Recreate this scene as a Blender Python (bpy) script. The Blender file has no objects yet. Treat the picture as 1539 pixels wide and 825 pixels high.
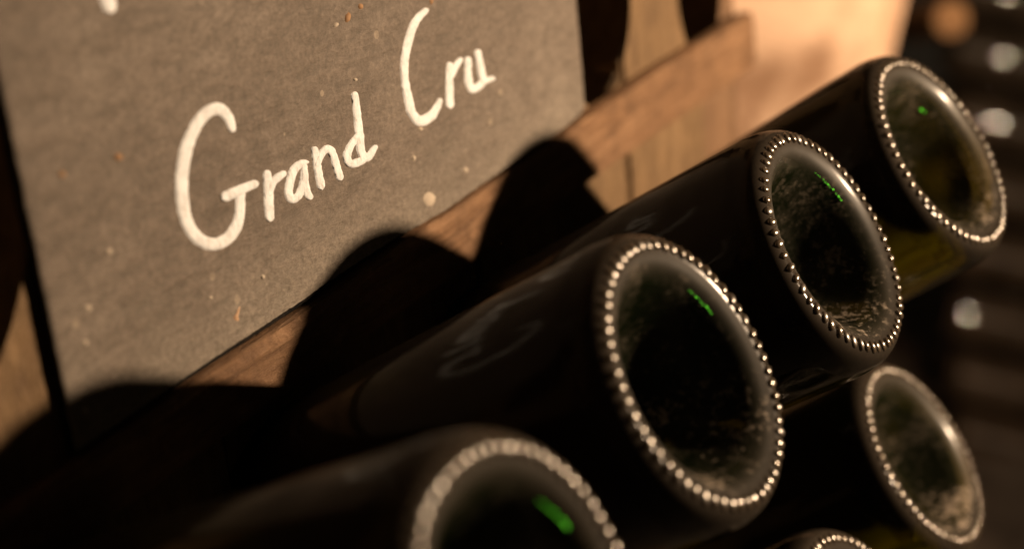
import bpy, bmesh, math, random
from mathutils import Vector, Matrix, noise

# ------------------------------------------------------------------ camera, world, lamps, exposure
SC = bpy.context.scene
COL = SC.collection
random.seed(7)

# fitted camera (metres; x along the rack, y into the rack, z up; slate face is y = 0)
CAM_POS = Vector((-0.27414229, -0.30108833, 0.1881351))
CAM_R = Vector((0.48451471, -0.87004148, -0.09091866))
CAM_U = Vector((0.36052974, 0.10386746, 0.9269756))
CAM_F = Vector((0.79703438, 0.48191219, -0.36393686))
FPX, PCX, PCY = 2528.14, 769.5, 412.5
cam_d = bpy.data.cameras.new('camera')
cam = bpy.data.objects.new('camera', cam_d)
COL.objects.link(cam)
cam.matrix_world = Matrix(((CAM_R.x, CAM_U.x, -CAM_F.x, CAM_POS.x),
                           (CAM_R.y, CAM_U.y, -CAM_F.y, CAM_POS.y),
                           (CAM_R.z, CAM_U.z, -CAM_F.z, CAM_POS.z),
                           (0, 0, 0, 1)))
cam_d.sensor_width = 36.0
cam_d.lens = FPX / 1539.0 * 36.0
cam_d.clip_start = 0.02
cam_d.clip_end = 50
cam_d.dof.use_dof = True
cam_d.dof.focus_distance = 0.518
cam_d.dof.aperture_fstop = 5.1
SC.camera = cam

world = bpy.data.worlds.new('World')
SC.world = world
world.use_nodes = True
world.node_tree.nodes['Background'].inputs[0].default_value = (1.0, 0.72, 0.45, 1)
world.node_tree.nodes['Background'].inputs[1].default_value = 0.012


def lamp(name, kind, loc, power, color, radius, target=None, **kw):
    d = bpy.data.lights.new(name, kind)
    d.energy = power
    d.color = color
    d.shadow_soft_size = radius
    for k, v in kw.items():
        setattr(d, k, v)
    o = bpy.data.objects.new(name, d)
    COL.objects.link(o)
    o.location = loc
    if target is not None:
        o.rotation_euler = (Vector(target) - Vector(loc)).to_track_quat('-Z', 'Y').to_euler()
    return o


lamp('cellar_bulb', 'POINT', (0.580, -0.700, 0.132), 53, (1.0, 0.72, 0.47), 0.017)
lamp('wall_spot', 'SPOT', (0.70, -0.40, 0.40), 39, (1.0, 0.51, 0.27), 0.03, (1.10, 0.17, -0.16),
     spot_size=math.radians(58), spot_blend=0.7)

SC.view_settings.view_transform = 'Standard'
SC.view_settings.look = 'None'
SC.view_settings.exposure = 0.0
SC.view_settings.gamma = 1.0
cy = SC.cycles
cy.use_denoising = True
cy.max_bounces = 14
cy.transmission_bounces = 12
cy.glossy_bounces = 6
cy.sample_clamp_indirect = 4.0
cy.sample_clamp_direct = 0.0
cy.caustics_reflective = True
cy.caustics_refractive = False


# ------------------------------------------------------------------ helpers
def ray(px, py):
    return CAM_R * ((px - PCX) / FPX) - CAM_U * ((py - PCY) / FPX) + CAM_F


def on_plane(px, py, y=0.0):
    """photo pixel -> point on the plane of constant y (slate face, board face)"""
    d = ray(px, py)
    return CAM_POS + d * ((y - CAM_POS.y) / d.y)


def mesh_obj(name, verts, faces, mat, parent=None, smooth=True, mats=None, midx=None):
    me = bpy.data.meshes.new(name)
    me.from_pydata([tuple(v) for v in verts], [], faces)
    for m in (mats or [mat]):
        me.materials.append(m)
    if midx:
        me.polygons.foreach_set('material_index', midx)
    if smooth:
        me.polygons.foreach_set('use_smooth', [True] * len(me.polygons))
    me.update()
    o = bpy.data.objects.new(name, me)
    COL.objects.link(o)
    o.parent = parent
    return o


def empty(name, mw):
    o = bpy.data.objects.new(name, None)
    o.empty_display_size = 0.03
    COL.objects.link(o)
    o.matrix_world = mw
    return o


def tag(o, label, cat, group=None):
    o['label'] = label
    o['category'] = cat
    if group:
        o['group'] = group
    return o


def interp(pts, x):
    if x <= pts[0][0]:
        return pts[0][1]
    for (a, va), (b, vb) in zip(pts, pts[1:]):
        if x <= b:
            return va + (vb - va) * (x - a) / (b - a)
    return pts[-1][1]


class NT:
    """tiny node-tree helper"""
    def __init__(self, name):
        self.m = bpy.data.materials.new(name)
        self.m.use_nodes = True
        self.t = self.m.node_tree
        self.t.nodes.clear()
        self.out = self.n('ShaderNodeOutputMaterial')

    def n(self, typ, _in=None, **props):
        nd = self.t.nodes.new(typ)
        for k, v in props.items():
            setattr(nd, k, v)
        for k, v in (_in or {}).items():
            if hasattr(v, 'is_output'):
                self.t.links.new(v, nd.inputs[k])
            else:
                nd.inputs[k].default_value = v
        return nd

    def coords(self, scale=(1, 1, 1), rot=(0, 0, 0), loc=(0, 0, 0)):
        c = self.n('ShaderNodeTexCoord')
        return self.n('ShaderNodeMapping', {'Vector': c.outputs['Object'], 'Scale': scale,
                                            'Rotation': rot, 'Location': loc}).outputs[0]

    def noise(self, vec, scale, detail=6, rough=.6, dist=0.0):
        return self.n('ShaderNodeTexNoise', {'Vector': vec, 'Scale': scale, 'Detail': detail,
                                             'Roughness': rough, 'Distortion': dist}).outputs[0]

    def ramp(self, fac, stops, interp='LINEAR'):
        r = self.n('ShaderNodeValToRGB', {'Fac': fac})
        r.color_ramp.interpolation = interp
        e = r.color_ramp.elements
        while len(e) < len(stops):
            e.new(0.5)
        for el, (p, c) in zip(e, stops):
            el.position = p
            el.color = (c, c, c, 1) if isinstance(c, (int, float)) else (*c, 1)
        return r.outputs[0]

    def math(self, op, a, b=0.0, clamp=False):
        return self.n('ShaderNodeMath', {0: a, 1: b}, operation=op, use_clamp=clamp).outputs[0]

    def mix(self, fac, a, b):
        nd = self.n('ShaderNodeMix', data_type='RGBA')
        for i, v in ((0, fac), (6, a), (7, b)):
            if hasattr(v, 'is_output'):
                self.t.links.new(v, nd.inputs[i])
            else:
                nd.inputs[i].default_value = v if i == 0 else (*v, 1)
        return nd.outputs[2]

    def bump(self, h, strength, dist, normal=None):
        i = {'Height': h, 'Strength': strength, 'Distance': dist}
        if normal is not None:
            i['Normal'] = normal
        return self.n('ShaderNodeBump', i).outputs[0]

    def princ(self, **kw):
        return self.n('ShaderNodeBsdfPrincipled', {k.replace('_', ' '): v for k, v in kw.items()})

    def surface(self, s):
        self.t.links.new(s, self.out.inputs['Surface'])
        return self.m


# ------------------------------------------------------------------ materials
def mat_slate_face():
    b = NT('slate_face')
    v = b.coords()
    vs = b.coords(scale=(1.0, 1.0, 2.2), rot=(0, math.radians(-28), 0))
    big = b.noise(v, 14, 5, .6, .4)
    mid = b.noise(vs, 120, 7, .68, .2)
    fine = b.noise(v, 520, 6, .75)
    c = b.ramp(big, [(.3, (.150, .116, .088)), (.5, (.192, .150, .116)), (.72, (.265, .215, .170))])
    c2 = b.mix(b.math('MULTIPLY', b.ramp(mid, [(.36, 1.0), (.58, 0.0)]), .60), c, (.088, .068, .048))
    cleft = b.noise(b.coords(scale=(1.0, 1.0, 3.4), rot=(0, math.radians(-24), 0)), 46, 8, .74, .5)
    c2 = b.mix(b.math('MULTIPLY', b.ramp(cleft, [(.30, 1.0), (.43, 0.0)]), .45), c2, (.065, .050, .036))
    # pale lime dust and rusty specks
    vo = b.n('ShaderNodeTexVoronoi', {'Vector': v, 'Scale': 95.0, 'Randomness': 1.0})
    pick = b.ramp(b.n('ShaderNodeSeparateColor', {0: vo.outputs['Color']}).outputs[0], [(.80, 0.0), (.83, 1.0)])
    size = b.math('MULTIPLY', b.n('ShaderNodeSeparateColor', {0: vo.outputs['Color']}).outputs[1], .16)
    spot = b.math('MULTIPLY', pick, b.math('LESS_THAN', vo.outputs['Distance'], size))
    c3 = b.mix(b.math('MULTIPLY', spot, .55), c2, (.46, .37, .27))
    vo2 = b.n('ShaderNodeTexVoronoi', {'Vector': v, 'Scale': 60.0, 'Randomness': 1.0})
    p2 = b.ramp(b.n('ShaderNodeSeparateColor', {0: vo2.outputs['Color']}).outputs[2], [(.955, 0.0), (.96, 1.0)])
    s2 = b.math('MULTIPLY', p2, b.math('LESS_THAN', b.math('ADD', vo2.outputs['Distance'], b.math('MULTIPLY', fine, .12)), .17))
    c4 = b.mix(b.math('MULTIPLY', s2, .5), c3, (.36, .19, .07))
    # lime bloom creeping up from the lower edge
    sep = b.n('ShaderNodeSeparateXYZ', {0: v})
    zn = b.math('ADD', sep.outputs[2], b.math('MULTIPLY', b.math('SUBTRACT', b.noise(v, 30, 5, .65), .5), .05))
    bloom = b.ramp(zn, [(.0, .45), (.03, 0.0)])
    c5 = b.mix(bloom, c4, (.33, .285, .225))
    c6 = b.mix(b.ramp(fine, [(.38, .55), (.6, .0)]), c5, (.07, .055, .04))
    c6 = b.mix(b.ramp(fine, [(.60, .0), (.74, .35)]), c6, (.36, .30, .23))
    h = b.math('ADD', b.math('MULTIPLY', b.math('ADD', mid, cleft), .7), b.math('MULTIPLY', fine, .35))
    bp = b.bump(h, .75, .0016)
    p = b.princ(Base_Color=c6, Roughness=.62, Normal=bp)
    p.inputs['Specular IOR Level'].default_value = .45
    return b.surface(p.outputs[0])


def mat_slate_edge():
    b = NT('slate_raw_edge')
    v = b.coords()
    n1 = b.noise(v, 500, 6, .7)
    n2 = b.noise(b.coords(scale=(1, 5, 1)), 160, 5, .7)
    c = b.ramp(n2, [(.35, (.006, .0055, .005)), (.75, (.035, .027, .02))])
    p = b.princ(Base_Color=c, Roughness=.85, Normal=b.bump(b.math('ADD', n1, n2), 1.0, .0018))
    p.inputs['Specular IOR Level'].default_value = .15
    return b.surface(p.outputs[0])


def mat_paint():
    b = NT('white_brush_paint')
    v = b.coords()
    n = b.noise(v, 260, 5, .65)
    drag = b.noise(b.coords(scale=(2.4, 1, .8), rot=(0, math.radians(20), 0)), 320, 5, .7, .6)
    c = b.ramp(n, [(.3, (.64, .65, .66)), (.6, (.85, .87, .89))])
    c = b.mix(b.math('MULTIPLY', b.ramp(drag, [(.54, 0.0), (.68, 1.0)]), .55), c, (.34, .28, .22))
    p = b.princ(Base_Color=c, Roughness=.6, Normal=b.bump(b.math('ADD', n, drag), .6, .0006))
    return b.surface(p.outputs[0])


def mat_flat(name, col, rough=.8):
    b = NT(name)
    n = b.noise(b.coords(), 400, 4, .6)
    p = b.princ(Base_Color=b.mix(n, tuple(x * .7 for x in col), tuple(min(1, x * 1.3) for x in col)), Roughness=rough)
    return b.surface(p.outputs[0])


def mat_wood(name, dark, mid, light, grain_axis, rough=.62, seed=0.0):
    b = NT(name)
    sc = [9.0, 9.0, 9.0]
    sc[grain_axis] = 1.0
    v = b.coords(scale=tuple(sc), loc=(seed, seed * 1.7, seed * .6))
    vi = b.coords()
    g = b.noise(v, 26, 8, .68, 1.2)
    fib = b.noise(b.coords(scale=tuple(x * 3 for x in sc)), 40, 4, .7)
    blot = b.noise(vi, 22, 5, .6, .5)
    c = b.ramp(g, [(.28, dark), (.5, mid), (.74, light)])
    c = b.mix(b.math('MULTIPLY', b.ramp(blot, [(.42, 0.0), (.68, 1.0)]), .55), c, tuple(x * .55 for x in mid))
    c = b.mix(b.math('MULTIPLY', b.ramp(b.noise(vi, 300, 4, .7), [(.6, 0.0), (.75, 1.0)]), .35), c, tuple(x * .3 for x in dark))
    h = b.math('ADD', g, b.math('MULTIPLY', fib, .5))
    c = b.mix(b.math('MULTIPLY', b.ramp(b.noise(vi, 75, 6, .7, .4), [(.48, 0.0), (.66, 1.0)]), .35), c, tuple(x * .6 for x in dark))
    c = b.mix(b.math('MULTIPLY', b.ramp(b.noise(vi, 110, 5, .7), [(.58, 0.0), (.70, 1.0)]), .35), c, tuple(min(1, x * 1.35) for x in light))
    h = b.math('ADD', h, b.math('MULTIPLY', b.noise(vi, 140, 6, .75), .9))
    p = b.princ(Base_Color=c, Roughness=rough, Normal=b.bump(h, .9, .0018))
    p.inputs['Specular IOR Level'].default_value = .35
    return b.surface(p.outputs[0])


def dust_mask(b, punt=True):
    """0..1 film of cellar dust in bottle space (+z leaves the base, ring plane z=0)"""
    info = b.n('ShaderNodeObjectInfo')
    tc = b.n('ShaderNodeTexCoord').outputs['Object']
    off = b.n('ShaderNodeVectorMath', {0: (13.1, 7.7, 3.3), 'Scale': info.outputs['Random']}, operation='SCALE').outputs[0]
    v = b.n('ShaderNodeVectorMath', {0: tc, 1: off}, operation='ADD').outputs[0]
    return tc, v


def mat_bottle():
    b = NT('bottle_green_glass')
    tc, v = dust_mask(b)
    sep = b.n('ShaderNodeSeparateXYZ', {0: tc})
    r = b.math('SQRT', b.math('ADD', b.math('POWER', sep.outputs[0], 2), b.math('POWER', sep.outputs[1], 2)))
    inpunt = b.math('MULTIPLY', b.ramp(r, [(.030, 1.0), (.034, 0.0)]), b.math('GREATER_THAN', sep.outputs[2], -.045))
    atbase = b.math('GREATER_THAN', sep.outputs[2], -.007)
    # patchy dust clumps lying in the punt
    n1 = b.noise(v, 48, 7, .68, .6)
    n2 = b.noise(v, 420, 4, .75)
    clump = b.ramp(b.math('ADD', n1, b.math('MULTIPLY', b.math('SUBTRACT', n2, .5), .85)), [(.55, 0.0), (.70, 1.0)])
    film = b.ramp(b.math('ADD', b.noise(v, 75, 6, .7, .5), b.math('MULTIPLY', b.math('SUBTRACT', n2, .5), .5)), [(.44, .0), (.60, .05), (.78, .22)])
    ringfilm = b.math('MULTIPLY', atbase, b.ramp(r, [(.0285, 0.0), (.0312, .055), (.0385, .065), (.042, .005)]))
    bodyfilm = b.ramp(b.noise(v, 40, 7, .72, .3), [(.50, .002), (.75, .03)])
    # y in bottle space points to the floor side of the punt (set by the object's rotation)
    low = b.ramp(b.math('MULTIPLY_ADD', b.math('ADD', sep.outputs[1], b.math('MULTIPLY', sep.outputs[0], .7)), 14.0), [(.10, .15), (.48, 1.0)])
    low.node.inputs[0].links[0].from_node.inputs[2].default_value = .3
    m = b.math('ADD', b.math('MULTIPLY', inpunt, b.math('ADD', b.math('MULTIPLY', b.math('MULTIPLY', clump, low), .80), film)),
               b.math('MULTIPLY', b.math('SUBTRACT', 1.0, inpunt), bodyfilm))
    m = b.math('MAXIMUM', m, ringfilm, True)
    rough = b.math('MULTIPLY_ADD', b.noise(v, 60, 4, .6), .10)
    rough.node.inputs[2].default_value = .05
    rough = b.math('MAXIMUM', rough, b.math('MULTIPLY', atbase, b.ramp(r, [(.0285, .0), (.031, .17), (.038, .17), (.0415, .08)])))
    hb = b.bump(b.noise(v, 90, 3, .5), .06, .001)
    g = b.princ(Base_Color=(1, 1, 1, 1), Roughness=rough, IOR=1.30, Normal=hb)
    g.inputs['Transmission Weight'].default_value = 1.0
    d = b.princ(Base_Color=b.mix(n2, (.20, .145, .095), (.50, .41, .32)), Roughness=.75)
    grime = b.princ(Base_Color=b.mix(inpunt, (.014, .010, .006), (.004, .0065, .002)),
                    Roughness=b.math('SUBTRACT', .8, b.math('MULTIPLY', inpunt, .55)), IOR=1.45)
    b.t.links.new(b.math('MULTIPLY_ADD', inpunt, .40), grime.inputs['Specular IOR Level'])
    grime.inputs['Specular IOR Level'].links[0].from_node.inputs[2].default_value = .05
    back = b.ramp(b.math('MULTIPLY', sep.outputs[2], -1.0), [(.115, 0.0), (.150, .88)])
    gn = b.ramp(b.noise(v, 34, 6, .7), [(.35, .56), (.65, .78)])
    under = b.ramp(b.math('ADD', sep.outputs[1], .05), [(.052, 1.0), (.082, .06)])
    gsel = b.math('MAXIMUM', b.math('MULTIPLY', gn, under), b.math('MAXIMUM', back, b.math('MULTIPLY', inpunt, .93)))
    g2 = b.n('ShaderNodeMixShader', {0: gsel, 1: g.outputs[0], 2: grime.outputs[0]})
    mx = b.n('ShaderNodeMixShader', {0: m, 1: g2.outputs[0], 2: d.outputs[0]})
    vol = b.n('ShaderNodeVolumeAbsorption', {'Color': (.72, .735, .05, 1), 'Density': 130.0})
    b.t.links.new(vol.outputs[0], b.out.inputs['Volume'])
    return b.surface(mx.outputs[0])


def mat_knurl():
    b = NT('knurl_glass')
    tc, v = dust_mask(b)
    n = b.noise(v, 700, 4, .7)
    p = b.princ(Base_Color=b.mix(n, (.022, .016, .010), (.12, .088, .058)), Roughness=.24, IOR=1.5)
    p.inputs['Specular IOR Level'].default_value = 1.0
    p.inputs['Coat Weight'].default_value = 1.0
    rnd = b.n('ShaderNodeObjectInfo').outputs['Random']
    b.t.links.new(b.ramp(rnd, [(.0, .11), (.6, .20), (1.0, .42)]), p.inputs['Coat Roughness'])
    p.inputs['Coat IOR'].default_value = 1.72
    p.inputs['Specular Tint'].default_value = (1.0, .86, .68, 1)
    return b.surface(p.outputs[0])


def mat_dark_bottle(name='dusty_far_glass', coat=.8):
    b = NT(name)
    tc, v = dust_mask(b)
    n = b.noise(v, 30, 5, .6)
    c = b.mix(b.ramp(n, [(.3, 0.0), (.75, 1.0)]), (.030, .021, .013), (.115, .085, .060))
    p = b.princ(Base_Color=c, Roughness=.35, IOR=1.5)
    p.inputs['Specular IOR Level'].default_value = .15
    p.inputs['Coat Weight'].default_value = coat
    p.inputs['Coat Roughness'].default_value = .03
    return b.surface(p.outputs[0])


def mat_stone(name, a, c_):
    b = NT(name)
    v = b.coords()
    n = b.noise(v, 12, 7, .60, .5)
    n2 = b.noise(v, 60, 6, .7)
    c = b.ramp(n, [(.40, a), (.56, c_)])
    p = b.princ(Base_Color=c, Roughness=.9, Normal=b.bump(b.math('ADD', n, b.math('MULTIPLY', n2, .4)), .7, .01))
    return b.surface(p.outputs[0])


M_SLATE, M_EDGE, M_PAINT = mat_slate_face(), mat_slate_edge(), mat_paint()
M_RAIL = mat_wood('rail_wood', (.10, .050, .022), (.255, .136, .066), (.41, .242, .130), 0, seed=.3)
M_BOARD = mat_wood('board_wood', (.12, .066, .030), (.22, .135, .064), (.33, .21, .108), 2, seed=1.1)
M_STILE = mat_wood('stile_wood', (.12, .065, .032), (.22, .125, .066), (.30, .18, .10), 2, seed=2.3)
M_GLASS, M_KNURL, M_DARK = mat_bottle(), mat_knurl(), mat_dark_bottle()
M_CAP = mat_flat('steel_cap', (.25, .23, .20), .4)
M_STONE = mat_stone('chalk_stone', (.27, .18, .115), (.68, .53, .39))
M_MORTAR = mat_stone('lime_mortar', (.38, .28, .19), (.55, .42, .30))
M_FLOOR = mat_stone('cellar_floor_stone', (.06, .05, .04), (.13, .11, .09))
FLOOR_Z = -1.22

# ------------------------------------------------------------------ cellar floor
fl = mesh_obj('floor', [(-3, -3, FLOOR_Z), (4.5, -3, FLOOR_Z), (4.5, 3, FLOOR_Z), (-3, 3, FLOOR_Z)], [(0, 1, 2, 3)], M_FLOOR, smooth=False)
fl['kind'] = 'structure'

# ------------------------------------------------------------------ riddling rack: planks with bored holes, horizontal rail
BOARD_Y, BOARD_T = 0.0060, 0.026
rack = empty('riddling_rack', Matrix.Translation((0.1, BOARD_Y, FLOOR_Z)))
tag(rack, 'wooden riddling rack of bored planks with a horizontal rail under the slate', 'bottle rack')
RINV = Matrix.Translation((-0.1, -BOARD_Y, -FLOOR_Z))

holes = [(-.0335, .1000, .0418, .076), (.075, .047, .033, .045), (.200, .046, .033, .045), (.318, .044, .033, .045), (.427, .033, .029, .050),
         (-.0228, -.084, .0425, .052), (.0867, -.092, .0425, .052), (.1984, -.098, .0425, .052), (.3051, -.112, .0425, .052),
         (.2916, -.238, .0425, .052), (.190, -.244, .0425, .052), (.085, -.240, .0425, .052), (-.0228, -.240, .0425, .052),
         (-.036, .265, .036, .045), (.085, .190, .036, .045), (.210, .190, .036, .045), (.330, .190, .036, .045)]
cut_me = bpy.data.meshes.new('cutter')
bm = bmesh.new()
for (hx, hz, hw, hh) in holes:
    # bored slanting downward into the board like the bottle necks; slight countersink
    rings = []
    for (y, dz, gx) in ((BOARD_Y - .02, .0, 1.10), (BOARD_Y + .003, 0, 1.0), (BOARD_Y + BOARD_T + .02, -.006, .96)):
        rings.append([bm.verts.new((hx + gx * hw * math.cos(a) + .0006 * math.sin(5 * a + hx * 90), y, hz + dz + gx * hh * math.sin(a)))
                      for a in [2 * math.pi * k / 40 for k in range(40)]])
    for A, B in zip(rings, rings[1:]):
        for k in range(40):
            bm.faces.new((A[k], A[(k + 1) % 40], B[(k + 1) % 40], B[k]))
    bm.faces.new(rings[0][::-1])
    bm.faces.new(rings[-1])
bmesh.ops.recalc_face_normals(bm, faces=bm.faces)
bm.to_mesh(cut_me)
bm.free()
cutter = bpy.data.objects.new('cutter', cut_me)
COL.objects.link(cutter)


def plank(x0, x1, y0, thick, z0, z1, mat, bevel=.0016, cut=True):
    bm = bmesh.new()
    bmesh.ops.create_cube(bm, size=1)
    for v in bm.verts:
        v.co = Vector(((x0 + x1) / 2 + v.co.x * (x1 - x0), y0 + thick / 2 + v.co.y * thick, (z0 + z1) / 2 + v.co.z * (z1 - z0)))
    bmesh.ops.bevel(bm, geom=[e for e in bm.edges], offset=bevel, segments=2, affect='EDGES')
    me = bpy.data.meshes.new('plank')
    bm.to_mesh(me)
    bm.free()
    o = bpy.data.objects.new('plank', me)
    COL.objects.link(o)
    if cut:
        md = o.modifiers.new('b', 'BOOLEAN')
        md.object = cutter
        md.operation = 'DIFFERENCE'
        md.solver = 'EXACT'
        bpy.context.view_layer.update()
        ev = o.evaluated_get(bpy.context.evaluated_depsgraph_get())
        me2 = bpy.data.meshes.new_from_object(ev)
        o.modifiers.clear()
        o.data = me2
        bpy.data.meshes.remove(me)
    o.data.materials.clear()
    o.data.materials.append(mat)
    o.data.transform(RINV)
    o.parent = rack
    return o


plank(-.330, -.1020, .0037, BOARD_T, FLOOR_Z, .36, M_BOARD)
plank(-.1005, .0600, .0036, BOARD_T, FLOOR_Z, .36, M_BOARD)
plank(.0612, .2100, BOARD_Y + .0006, BOARD_T, FLOOR_Z, .36, M_BOARD)
plank(.2113, .3365, BOARD_Y, BOARD_T, FLOOR_Z, .36, M_BOARD)
plank(.3395, .4215, BOARD_Y + .0002, BOARD_T, FLOOR_Z, .36, M_BOARD)
plank(.4230, .4690, BOARD_Y + .0030, BOARD_T, FLOOR_Z, .36, M_STILE)
bpy.data.objects.remove(cutter)
bpy.data.meshes.remove(cut_me)

# rail: worn, slightly wandering batten in front of the planks
RAIL_TOP = [(-.34, -.0045), (0, -.0040), (.05, -.0031), (.11, -.0029), (.155, -.0012), (.205, -.0008), (.29, .0010), (.36, .0020), (.47, .0010)]
RAIL_BOT = [(-.34, -.0262), (.10, -.0245), (.47, -.0262)]


def rail_mesh():
    NX = 260
    prof = []
    x0, x1 = -.34, .468
    # closed section (y, z fraction): rounded rectangle sampled
    sec = []
    for k in range(7):
        sec.append((0.0, k / 6))          # front, bottom -> top
    for k in range(1, 4):
        sec.append((k / 3, 1.0))          # top
    sec.append((1.0, 0.5))
    sec.append((1.0, 0.0))
    sec.append((.5, 0.0))
    verts, faces = [], []
    for i in range(NX + 1):
        x = x0 + (x1 - x0) * i / NX
        zt, zb = interp(RAIL_TOP, x), interp(RAIL_BOT, x)
        for (u, w) in sec:
            y = -.001 + u * (.0045 if x < .0605 else .0068)
            z = zb + w * (zt - zb)
            nz = noise.noise(Vector((x * 60, u * 5, w * 6)))
            nz2 = noise.noise(Vector((x * 260, u * 9 + 5, w * 14)))
            if u == 0:
                y += .00035 * nz + .0002 * nz2
                if w in (0.0, 1.0):
                    y += .0009
                    z += -.0006 if w == 1 else .0006
            elif w == 1.0:
                z += .0003 * nz2 + .0002 * nz
            verts.append((x + (.0008 * nz2 if i in (0, NX) else 0), y, z))
    n = len(sec)
    for i in range(NX):
        for k in range(n):
            a, b_ = i * n + k, i * n + (k + 1) % n
            faces.append((a, b_, b_ + n, a + n)[::-1])
    faces.append(tuple(range(n)))
    faces.append(tuple(NX * n + k for k in range(n))[::-1])
    o = mesh_obj('rail', verts, faces, M_RAIL, rack)
    o.data.transform(RINV)
    bm = bmesh.new(); bm.from_mesh(o.data); bmesh.ops.recalc_face_normals(bm, faces=bm.faces)
    for e in bm.edges:
        if len(e.link_faces) == 2 and e.calc_face_angle() > math.radians(38):
            e.smooth = False
    bm.to_mesh(o.data); bm.free()
    return o


rail_mesh()

# ------------------------------------------------------------------ slate sign
SLW, SLT = .2920, .0034
EDGE = [(0, -.0012), (.03, -.0006), (.05, 0), (.065, .0002), (.083, .0002), (.10, .0003), (.110, .0010), (.1547, .0012), (.1695, .0004),
        (.1855, .0), (.2044, .0007), (.2241, .0010), (.2343, .0018), (.2732, .0022), (.286, .0036), (.292, .0052)]
slate = empty('slate_sign', Matrix.Translation((SLW / 2, SLT / 2, -.002)))
tag(slate, 'brown-grey slate sign hand-lettered Grand Cru in white paint', 'sign')
SINV = slate.matrix_world.inverted()


def slate_panel():
    NX, NZ, ZT = 220, 150, .24
    verts, faces, mi = [], [], []
    idx = {}
    for i in range(NX + 1):
        for k in range(NZ + 1):
            u, w = i / NX, (k / NZ) ** 1.5
            x = u * SLW
            zb = interp(EDGE, x) + .00035 * noise.noise(Vector((x * 330, 3, 0))) + .0002 * noise.noise(Vector((x * 900, 8, 0)))
            z = zb + w * (ZT - zb)
            y = .00022 * noise.noise(Vector((x * 25, 0, z * 25))) + .00016 * noise.noise(Vector((x * 90 + z * 50, 4, z * 150))) + .0001 * noise.noise(Vector((x * 300, 9, z * 420)))
            if i in (0, NX):
                s = 1 if i == 0 else -1
                x += s * .00035 * noise.noise(Vector((2, 7 * i, z * 160)))
            if k == 0 or i in (0, NX):
                y += .0004
            idx[i, k] = len(verts)
            verts.append((x, y, z))
    for i in range(NX):
        for k in range(NZ):
            faces.append((idx[i, k], idx[i + 1, k], idx[i + 1, k + 1], idx[i, k + 1]))
            mi.append(0)
    # hewn border: chamfer strips to the back edge
    loop = [(i, 0) for i in range(NX + 1)] + [(NX, k) for k in range(1, NZ + 1)] + [(i, NZ) for i in range(NX - 1, -1, -1)] + [(0, k) for k in range(NZ - 1, 0, -1)]
    prev = [idx[q] for q in loop]
    for s, (yy, out) in enumerate(((.0008, 0.3), (.0016, .7), (.0025, .9), (SLT, 1.0))):
        cur = []
        for q, v0 in zip(loop, [idx[q] for q in loop]):
            x, y, z = verts[v0]
            j = noise.noise(Vector((x * 420, s * 3.7, z * 420))) * .0006
            if q[1] == 0:
                zr = interp(RAIL_TOP, x) + .0003
                z = z + (min(zr, z - .0008) - z) * out + j * .5
                z = max(z, zr)
            if q[0] == 0:
                x += j * .5 + .0003 * out
            if q[0] == NX:
                x += j * .5 - .0003 * out
            cur.append(len(verts))
            verts.append((x, yy + abs(j) * .6 if s < 3 else yy, z))
        n = len(loop)
        for k in range(n):
            faces.append((prev[k], cur[k], cur[(k + 1) % n], prev[(k + 1) % n]))
            mi.append(1)
        prev = cur
    faces.append(tuple(prev[::-1]))
    mi.append(1)
    o = mesh_obj('panel', verts, faces, None, slate, mats=[M_SLATE, M_EDGE], midx=mi)
    o.data.transform(SINV)
    bm = bmesh.new(); bm.from_mesh(o.data); bmesh.ops.recalc_face_normals(bm, faces=bm.faces)
    bm.to_mesh(o.data); bm.free()


slate_panel()


def catmull(pts, n=10):
    P = [pts[0]] + pts + [pts[-1]]
    out = []
    for i in range(1, len(P) - 2):
        p0, p1, p2, p3 = P[i - 1], P[i], P[i + 1], P[i + 2]
        for k in range(n):
            t = k / n
            out.append(tuple(.5 * ((2 * b) + (-a + c) * t + (2 * a - 5 * b + 4 * c - d) * t * t + (-a + 3 * b - 3 * c + d) * t ** 3)
                             for a, b, c, d in zip(p0, p1, p2, p3)))
    out.append(pts[-1])
    return out


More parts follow.
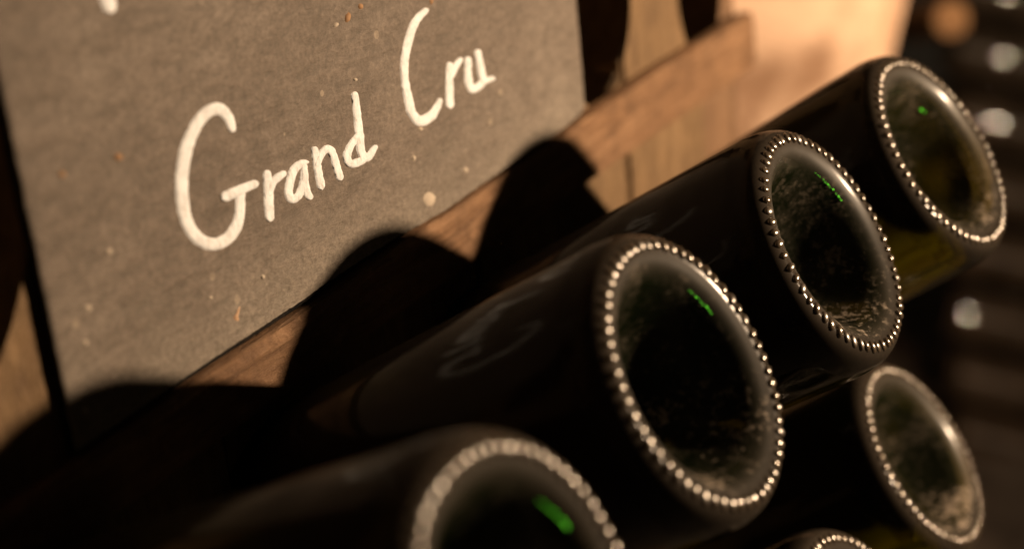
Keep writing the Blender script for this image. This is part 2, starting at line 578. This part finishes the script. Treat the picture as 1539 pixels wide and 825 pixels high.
def letter(strokes, name='painted_letter'):
    """each stroke: photo pixels (x, y, brush width) laid on the slate face"""
    verts, faces = [], []
    for si, st in enumerate(strokes):
        pts = catmull([(float(p[0]), float(p[1]), p[2] * 1.08) for p in st], 9)
        # round caps
        def cap(p, q):
            d = Vector((p[0] - q[0], p[1] - q[1])).normalized()
            r = p[2] / 2
            return [(p[0] + d.x * r * math.sin(a), p[1] + d.y * r * math.sin(a), p[2] * math.cos(a)) for a in (1.45, 1.15, .85, .55, .28)]
        pts = cap(pts[0], pts[1]) + pts + cap(pts[-1], pts[-2])[::-1]
        rows = []
        for i, p in enumerate(pts):
            a, c = pts[max(i - 1, 0)], pts[min(i + 1, len(pts) - 1)]
            d = Vector((c[0] - a[0], c[1] - a[1]))
            d = d.normalized() if d.length > 1e-6 else Vector((1, 0))
            nrm = Vector((-d.y, d.x))
            row = []
            for k, f in enumerate((-1, -.8, -.35, .0, .35, .8, 1)):
                w = p[2] / 2 * f
                if abs(f) > .7:
                    w += f * 1.0 * noise.noise(Vector((p[0] * .16, p[1] * .16, si * 3 + f * 2))) + f * .55 * noise.noise(Vector((p[0] * .5, p[1] * .5, si + f)))
                q = on_plane(p[0] + nrm.x * w, p[1] + nrm.y * w)
                h = (1 - abs(f) ** 4) * .00016 + si * .00004
                h += .00010 * noise.noise(Vector((q.x * 500, q.z * 500, f * 2 + si)))
                if abs(f) == 1:
                    h = -.0006
                row.append(len(verts))
                verts.append((q.x, -h - .00022, q.z))
            rows.append(row)
        for A, B in zip(rows, rows[1:]):
            for k in range(6):
                faces.append((A[k], A[k + 1], B[k + 1], B[k]))
    o = mesh_obj(name, verts, faces, M_PAINT, slate)
    o.data.transform(SINV)
    bm = bmesh.new(); bm.from_mesh(o.data); bmesh.ops.recalc_face_normals(bm, faces=bm.faces)
    bm.to_mesh(o.data); bm.free()
    return o


letter([[(348, 192, 13), (342, 176, 17), (332, 165, 19), (320, 165, 19), (306, 174, 19), (292, 194, 19), (281, 220, 20), (275, 250, 20), (273, 286, 20),
         (277, 321, 20), (287, 346, 20), (301, 361, 20), (319, 367, 20), (337, 362, 19), (351, 348, 18), (359, 328, 16), (361, 292, 15)],
        [(340, 295, 16), (356, 288, 16), (381, 277, 13)]])
letter([[(401, 262, 12), (403, 290, 14), (405, 325, 15)], [(405, 290, 9), (410, 274, 12), (424, 262, 11)]])
letter([[(459, 244, 8), (451, 246, 11), (441, 257, 13), (435, 275, 13), (434, 293, 13), (440, 300, 13), (449, 293, 13), (455, 276, 12), (457, 252, 10)],
        [(457, 256, 10), (458, 276, 12), (460, 287, 13), (464, 294, 12)]])
letter([[(473, 226, 11), (476, 246, 12), (479, 264, 13), (482, 279, 12)], [(477, 246, 9), (484, 230, 11), (493, 224, 12), (499, 229, 12), (504, 245, 12), (510, 265, 12)]])
letter([[(533, 143, 10), (536, 168, 12), (540, 203, 13), (543, 229, 13), (552, 237, 13), (563, 222, 8)],
        [(537, 204, 9), (527, 219, 11), (521, 235, 12), (527, 246, 12), (539, 244, 13), (550, 236, 12)]])
letter([[(639, 17, 9), (626, 31, 12), (616, 54, 13), (609, 85, 12), (608, 117, 12), (613, 147, 13), (619, 170, 14), (631, 182, 16), (646, 176, 16), (656, 162, 12), (660, 152, 8)]])
letter([[(675, 99, 10), (675, 127, 12), (676, 157, 12)], [(677, 117, 8), (684, 101, 10), (691, 91, 8)]])
letter([[(703, 91, 10), (704, 117, 11), (708, 134, 12), (718, 131, 12), (727, 123, 10), (739, 119, 8)], [(718, 80, 10), (722, 101, 11), (726, 120, 11)]])
letter([[(150, -75, 20), (154, -40, 24), (160, -8, 25), (164, 8, 23)]])


def fleck(pix, mat, name, h=.00008):
    """small chip or blob sitting on the slate face, outline in photo pixels"""
    q = [on_plane(*p) for p in pix]
    c = sum(q, Vector()) / len(q)
    verts = [(c.x, -h - .0003, c.z)]
    for s, y in ((.75, -h * .8 - .00025), (1.0, .0004)):
        verts += [(c.x + (v.x - c.x) * s, y, c.z + (v.z - c.z) * s) for v in q]
    n = len(q)
    faces = [(0, 1 + k, 1 + (k + 1) % n) for k in range(n)] + [(1 + k, 1 + n + k, 1 + n + (k + 1) % n, 1 + (k + 1) % n) for k in range(n)]
    o = mesh_obj(name, verts, faces, mat, slate)
    o.data.transform(SINV)
    bm = bmesh.new(); bm.from_mesh(o.data); bmesh.ops.recalc_face_normals(bm, faces=bm.faces)
    bm.to_mesh(o.data); bm.free()


M_RUST = mat_flat('rusty_fleck', (.30, .165, .075))
M_LIME = mat_flat('lime_fleck', (.44, .37, .29))
M_CHIP = mat_flat('tan_chip', (.48, .30, .18))


def blob(cx, cy, rx, ry, ang=0, n=11):
    out = []
    for k in range(n):
        a = 2 * math.pi * k / n
        s = 1 + .28 * noise.noise(Vector((cx + math.cos(a) * 2, cy + math.sin(a) * 2, 1)))
        x, y = rx * math.cos(a) * s, ry * math.sin(a) * s
        out.append((cx + x * math.cos(ang) - y * math.sin(ang), cy + x * math.sin(ang) + y * math.cos(ang)))
    return out


fleck([(361, 458), (359, 468), (357, 476), (359, 484), (352, 482), (349, 478), (354, 471), (357, 464)], M_CHIP, 'chip')
fleck(blob(523, 27, 4, 9, .25), M_RUST, 'rust_fleck')
fleck(blob(542, 10, 4, 5), M_RUST, 'rust_fleck')
fleck(blob(648, 2, 3, 6), M_RUST, 'rust_fleck')
fleck(blob(632, 194, 4, 3.5), M_LIME, 'paint_drip')
fleck(blob(534, 120, 3, 3), M_LIME, 'lime_fleck')
fleck(blob(505, 38, 5, 3, -.8), M_LIME, 'lime_fleck')
fleck(blob(645, 299, 11, 13, .2, 14), M_LIME, 'lime_fleck')
fleck(blob(132, 463, 6, 6), M_LIME, 'lime_fleck')
fleck(blob(128, 515, 5, 5), M_LIME, 'lime_fleck')
fleck(blob(164, 378, 5, 6), M_LIME, 'lime_fleck')
fleck(blob(128, 616, 4, 6, .4), M_LIME, 'lime_fleck')
fleck(blob(700, 256, 4, 5), M_LIME, 'lime_fleck')
fleck(blob(622, 238, 3, 5), M_LIME, 'lime_fleck')
fleck(blob(316, 447, 4, 3), M_LIME, 'lime_fleck')
fleck(blob(395, 416, 3, 4), M_LIME, 'lime_fleck')
fleck(blob(93, 262, 6, 5), M_RUST, 'rust_fleck')
fleck(blob(178, 236, 7, 6), M_RUST, 'rust_fleck')

# ------------------------------------------------------------------ bottles
RB = .0424
PROFILE = [(0.0, .0300), (.004, .0297), (.009, .0282), (.014, .0252), (.0185, .0205), (.022, .0150), (.0248, .0098), (.0268, .0060), (.0288, .0033),
           (.0310, .0015), (.0335, .0004), (.036, .0), (.0383, .0007), (.0401, .0025), (.0414, .0055), (.0421, .0095), (RB, .016), (RB, .06), (RB, .132),
           (.0422, .146), (.0413, .159), (.0394, .172), (.0364, .184), (.0326, .196), (.0286, .208), (.0248, .221), (.0214, .236),
           (.0186, .251), (.0164, .268), (.0150, .284), (.0147, .291), (.0162, .2925), (.0162, .297), (.0140, .299)]


def lathe(profile, seg, sub=3):
    pts = catmull([(r, t) for r, t in profile], sub)
    verts, faces = [], []
    ring0 = None
    rows = []
    for (r, t) in pts:
        if r < 1e-5:
            rows.append([len(verts)])
            verts.append((0, 0, -t))
        else:
            rows.append(list(range(len(verts), len(verts) + seg)))
            verts += [(r * math.cos(2 * math.pi * k / seg), r * math.sin(2 * math.pi * k / seg), -t) for k in range(seg)]
    for A, B in zip(rows, rows[1:]):
        for k in range(seg):
            k2 = (k + 1) % seg
            if len(A) == 1:
                faces.append((A[0], B[k], B[k2]))
            elif len(B) == 1:
                faces.append((A[k], B[0], A[k2]))
            else:
                faces.append((A[k], B[k], B[k2], A[k2]))
    if len(rows[-1]) > 1:
        faces.append(tuple(rows[-1]))
    return verts, faces


def fix(o):
    bm = bmesh.new(); bm.from_mesh(o.data); bmesh.ops.recalc_face_normals(bm, faces=bm.faces)
    bm.to_mesh(o.data); bm.free()
    return o


def knurl_mesh():
    """one moulded rib of the bearing ring: an elongated, slightly skewed pip"""
    bm = bmesh.new()
    bmesh.ops.create_icosphere(bm, subdivisions=2, radius=1)
    for v in bm.verts:
        x, y, z = v.co
        v.co = Vector((0.0020 * x, .00150 * y + .0004 * x, .00105 * z))
    me = bpy.data.meshes.new('knurl')
    bm.to_mesh(me)
    bm.free()
    me.materials.append(M_KNURL)
    me.polygons.foreach_set('use_smooth', [True] * len(me.polygons))
    return me


def dot_mesh():  # added green metal bead, imitates lamplight refracted through the bottle base
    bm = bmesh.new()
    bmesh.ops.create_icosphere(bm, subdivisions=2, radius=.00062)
    me = bpy.data.meshes.new('added_glint_dot')
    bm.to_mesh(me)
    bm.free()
    b = NT('green_glint')
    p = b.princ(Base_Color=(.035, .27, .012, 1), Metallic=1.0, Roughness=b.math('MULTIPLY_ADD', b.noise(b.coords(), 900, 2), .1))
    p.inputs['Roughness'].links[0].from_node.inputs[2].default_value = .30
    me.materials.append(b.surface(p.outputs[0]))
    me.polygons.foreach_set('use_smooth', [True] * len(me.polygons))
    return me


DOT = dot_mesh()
NK = 60
KN = knurl_mesh()
gl_v, gl_f = lathe(PROFILE, 96)
GLASS = fix(mesh_obj('glass_body', gl_v, gl_f, M_GLASS))
CAPV, CAPF = lathe([(0, .3040), (.010, .3040), (.0150, .3030), (.0172, .2990), (.0176, .2945), (.0168, .2945), (.0166, .2985)], 40, 2)
CAPO = fix(mesh_obj('crown_cap', CAPV, CAPF, M_CAP))
GLASS_ME, CAP_ME = GLASS.data, CAPO.data
bpy.data.objects.remove(GLASS)
bpy.data.objects.remove(CAPO)


def bottle(P, n, label, spin, dots=()):
    n = Vector(n).normalized()
    # local y = downhill direction on the base (dust gathers there), z = out of the base
    down = (Vector((0, 0, -1)) - n * (-n.z)).normalized()
    xx = down.cross(n)
    R = Matrix((xx, down, n)).transposed().to_4x4()
    mw = Matrix.Translation(P) @ R
    t = empty('champagne_bottle', mw)
    tag(t, label, 'bottle', 'bottles riddling neck-down in the rack')
    g = bpy.data.objects.new('glass_body', GLASS_ME)
    COL.objects.link(g)
    g.parent = t
    c = bpy.data.objects.new('crown_cap', CAP_ME)
    COL.objects.link(c)
    c.parent = t
    for k in range(NK):
        a = 2 * math.pi * (k + spin) / NK + random.uniform(-.008, .008)
        o = bpy.data.objects.new('knurl', KN)
        COL.objects.link(o)
        o.parent = t
        o.location = (.0362 * math.cos(a), .0362 * math.sin(a), -.00012 + random.uniform(-.0001, .0001))
        o.rotation_euler = (random.uniform(-.05, .05), random.uniform(-.08, .08) + .12, a)
        s = random.uniform(.9, 1.08)
        o.scale = (s, random.uniform(.9, 1.1), random.uniform(.8, 1.1))
    for (ang, rad, dep, s) in dots:  # added dots, painted green glints along the punt wall
        o = bpy.data.objects.new('added_glint_dot', DOT)
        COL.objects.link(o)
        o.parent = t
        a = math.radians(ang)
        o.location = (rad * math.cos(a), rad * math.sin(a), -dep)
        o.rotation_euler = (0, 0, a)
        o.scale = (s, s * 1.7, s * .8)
    return t


def arc(a0, a1, n, s0, s1, seed):
    q = random.Random(seed)
    return [(a0 + (a1 - a0) * k / (n - 1) + q.uniform(-.7, .7), .0285 + q.uniform(-.0003, .0003), .0034, (s0 + (s1 - s0) * k / (n - 1)) * q.uniform(.6, 1.25)) for k in range(n)]


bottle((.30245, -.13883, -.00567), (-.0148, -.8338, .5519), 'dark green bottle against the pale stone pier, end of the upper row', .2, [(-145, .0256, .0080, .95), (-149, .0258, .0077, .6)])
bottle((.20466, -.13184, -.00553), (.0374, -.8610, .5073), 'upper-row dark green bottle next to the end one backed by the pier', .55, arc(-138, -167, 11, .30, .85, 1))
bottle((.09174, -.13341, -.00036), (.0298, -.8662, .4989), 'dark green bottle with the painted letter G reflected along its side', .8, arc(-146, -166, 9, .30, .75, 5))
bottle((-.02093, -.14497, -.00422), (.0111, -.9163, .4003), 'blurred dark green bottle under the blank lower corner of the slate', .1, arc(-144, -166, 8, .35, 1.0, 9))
bottle((.30291, -.13218, -.13067), (.0648, -.8225, .5650), 'dark green bottle in the lower row with its whole base showing', .4)
bottle((.2000, -.14311, -.1485), (.040, -.845, .533), 'lower-row bottle of which only the top of the knurled base shows', .65)

# ------------------------------------------------------------------ stone pier behind the rack
PN = Vector((-.92, -.39, 0)).normalized()          # face normal
PT = Vector((-PN.y, PN.x, 0)) * -1                  # along the face, towards the photo's left
PC = Vector((1.105, .120, 0))                       # lower front corner on the stack's side
pier = empty('stone_pier', Matrix.Translation((PC.x, PC.y, FLOOR_Z)))
tag(pier, 'pale rough chalk-stone pier glowing in warm light behind the rack', 'wall')
if PT.dot(-CAM_R) < 0:
    PT = -PT


def stone(u0, u1, z0, z1, depth, seed):
    bm = bmesh.new()
    bmesh.ops.create_cube(bm, size=1)
    bmesh.ops.bevel(bm, geom=list(bm.edges), offset=.05, segments=2, affect='EDGES')
    bmesh.ops.subdivide_edges(bm, edges=list(bm.edges), cuts=5, use_grid_fill=True)
    for v in bm.verts:
        c = v.co.copy()
        u = (u0 + u1) / 2 + c.x * (u1 - u0)
        z = (z0 + z1) / 2 + c.z * (z1 - z0)
        w = c.y * depth
        nz = noise.noise(Vector((u * 15, z * 17, seed))) * .020 + noise.noise(Vector((u * 45, z * 45, seed + 5))) * .004
        nu = noise.noise(Vector((c.y * 3, z * 16, seed + 9))) * .010
        lean = min(.20, max(0.0, .36 * (-.13 - z)))
        p = PC + PT * (u + nu + lean) + PN * (w + nz) + Vector((0, 0, z))
        v.co = p - Vector((PC.x, PC.y, FLOOR_Z))
    me = bpy.data.meshes.new('stone')
    bm.to_mesh(me)
    bm.free()
    me.materials.append(M_STONE)
    me.polygons.foreach_set('use_smooth', [True] * len(me.polygons))
    o = bpy.data.objects.new('stone', me)
    COL.objects.link(o)
    o.parent = pier


rr = random.Random(3)
z = FLOOR_Z
row = 0
for h in (.20, .22, .25, .21, .37, .24, .22):
    u = -.004 + rr.uniform(-.006, .008)
    first = rr.uniform(.14, .2) if row % 2 else rr.uniform(.34, .38)
    while u < .52:
        w = first
        first = rr.uniform(.13, .24)
        stone(u + .0012, min(u + w, .55) - .0012, z + .0012, z + h - .0012, .16, rr.uniform(0, 50))
        u += w
    z += h
    row += 1
# mortar core just behind the stone faces
c0 = Vector((PC.x, PC.y, FLOOR_Z))
core = []
for u in (.235, .70):
    for w in (.066, -.075):
        for zz in (FLOOR_Z + .001, z - .004):
            core.append(PC + PT * u + PN * w + Vector((0, 0, zz)) - c0)
fix(mesh_obj('mortar_core', core, [(0, 1, 3, 2), (4, 6, 7, 5), (0, 4, 5, 1), (2, 3, 7, 6), (0, 2, 6, 4), (1, 5, 7, 3)], M_MORTAR, pier, smooth=False))

# ------------------------------------------------------------------ second rack further off, its bottles seen from the side
D2 = Vector((.285, -1.0, -.30)).normalized()        # from base to neck
B2 = CAM_POS + ray(1400, 462) * 2.75                # base of the bottle level with the pier's edge
SIDE2 = Vector((D2.y, -D2.x, 0)).normalized()
if SIDE2.dot(CAM_F) < 0:
    SIDE2 = -SIDE2
sv, sf = lathe([(0.0, .020), (.012, .018), (.022, .010), (.030, .002), (.036, 0), (.0405, .003), (.0432, .010), (.0437, .02), (.0437, .13), (.042, .15),
                (.037, .175), (.029, .203), (.0216, .235), (.0166, .268), (.0150, .29), (.0150, .300), (0.0, .301)], 48, 2)
SO = fix(mesh_obj('racked_bottle', sv, sf, M_DARK))
SME = SO.data
bpy.data.objects.remove(SO)
SME2 = SME.copy()
SME2.materials[0] = mat_dark_bottle('thickly_dusted_far_glass', 0.0)
LAMP = Vector((0.580, -0.700, 0.132))
FX = 2.30                                            # the farther column stands at this x
r2 = random.Random(11)
rows = [(1480, -95, 0), (1525, -8, 1), (1518, 88, 1), (1499, 185, 1), (1470, 283, 0), (1455, 376, 0), (1440, 468, 1), (1408, 553, 1), (1450, 648, 0), (1520, 742, 1), (1480, 830, 0), (1470, 915, 0)]
for (px, py, shiny) in rows:
    d = ray(px, py)
    X = CAM_POS + d * ((FX - CAM_POS.x) / d.x)
    hv = ((LAMP - X).normalized() + (CAM_POS - X).normalized()).normalized()
    tz = -.27
    ax = Vector(((hv.y - tz * hv.z) / hv.x, -1.0, tz)).normalized()
    top = X - hv * .0437
    mid_px = 1500                                    # bodies line up although the lamp glints wander
    base = top - ax * (.075 + (px - mid_px) * .0011)
    for c in (0, 1):
        o = bpy.data.objects.new('racked_bottle', SME if c == 0 and shiny else SME2)
        COL.objects.link(o)
        o.matrix_world = Matrix.Translation(base + SIDE2 * .105 * c + ax * (r2.uniform(-.01, .01) * c)) @ (-ax).to_track_quat('Z', 'Y').to_matrix().to_4x4()
        tag(o, 'dusty dark bottle in the blurred farther rack beyond the pier', 'bottle', 'bottles in the farther rack')
B2 = Vector((FX - .07, base.y, 0))
fr = empty('riddling_rack', Matrix.Translation((B2.x, B2.y, FLOOR_Z)))
tag(fr, 'farther wooden rack holding the blurred dark bottles beyond the pier', 'bottle rack')
DH = Vector((D2.x, D2.y, 0)).normalized()
for u0, u1 in ((-.16, -.035), (.035, .075), (.145, .27)):
    vs = []
    for u in (u0, u1):
        for w in (.225, .25):
            for zz in (0.0, 1.75):
                vs.append(SIDE2 * u + DH * w + Vector((0, 0, zz)))
    fix(mesh_obj('plank', vs, [(0, 1, 3, 2), (4, 6, 7, 5), (0, 4, 5, 1), (2, 3, 7, 6), (0, 2, 6, 4), (1, 5, 7, 3)], M_STILE, fr, smooth=False))

# added round peg standing in for an orange glow beside the pier
pp = CAM_POS + ray(1432, 30) * 1.55
pv, pf = lathe([(0, 0), (.012, .0004), (.0155, .002), (.0165, .006), (.016, .05), (.0155, .12), (0, .121)], 28, 2)
pg = fix(mesh_obj('glow_peg', pv, pf, M_BOARD))
pg.matrix_world = Matrix.Translation(pp) @ Vector((-.75, -.6, .25)).to_track_quat('Z', 'Y').to_matrix().to_4x4()
tag(pg, 'wooden peg added to stand in for an orange glow beside the stone pier', 'peg')
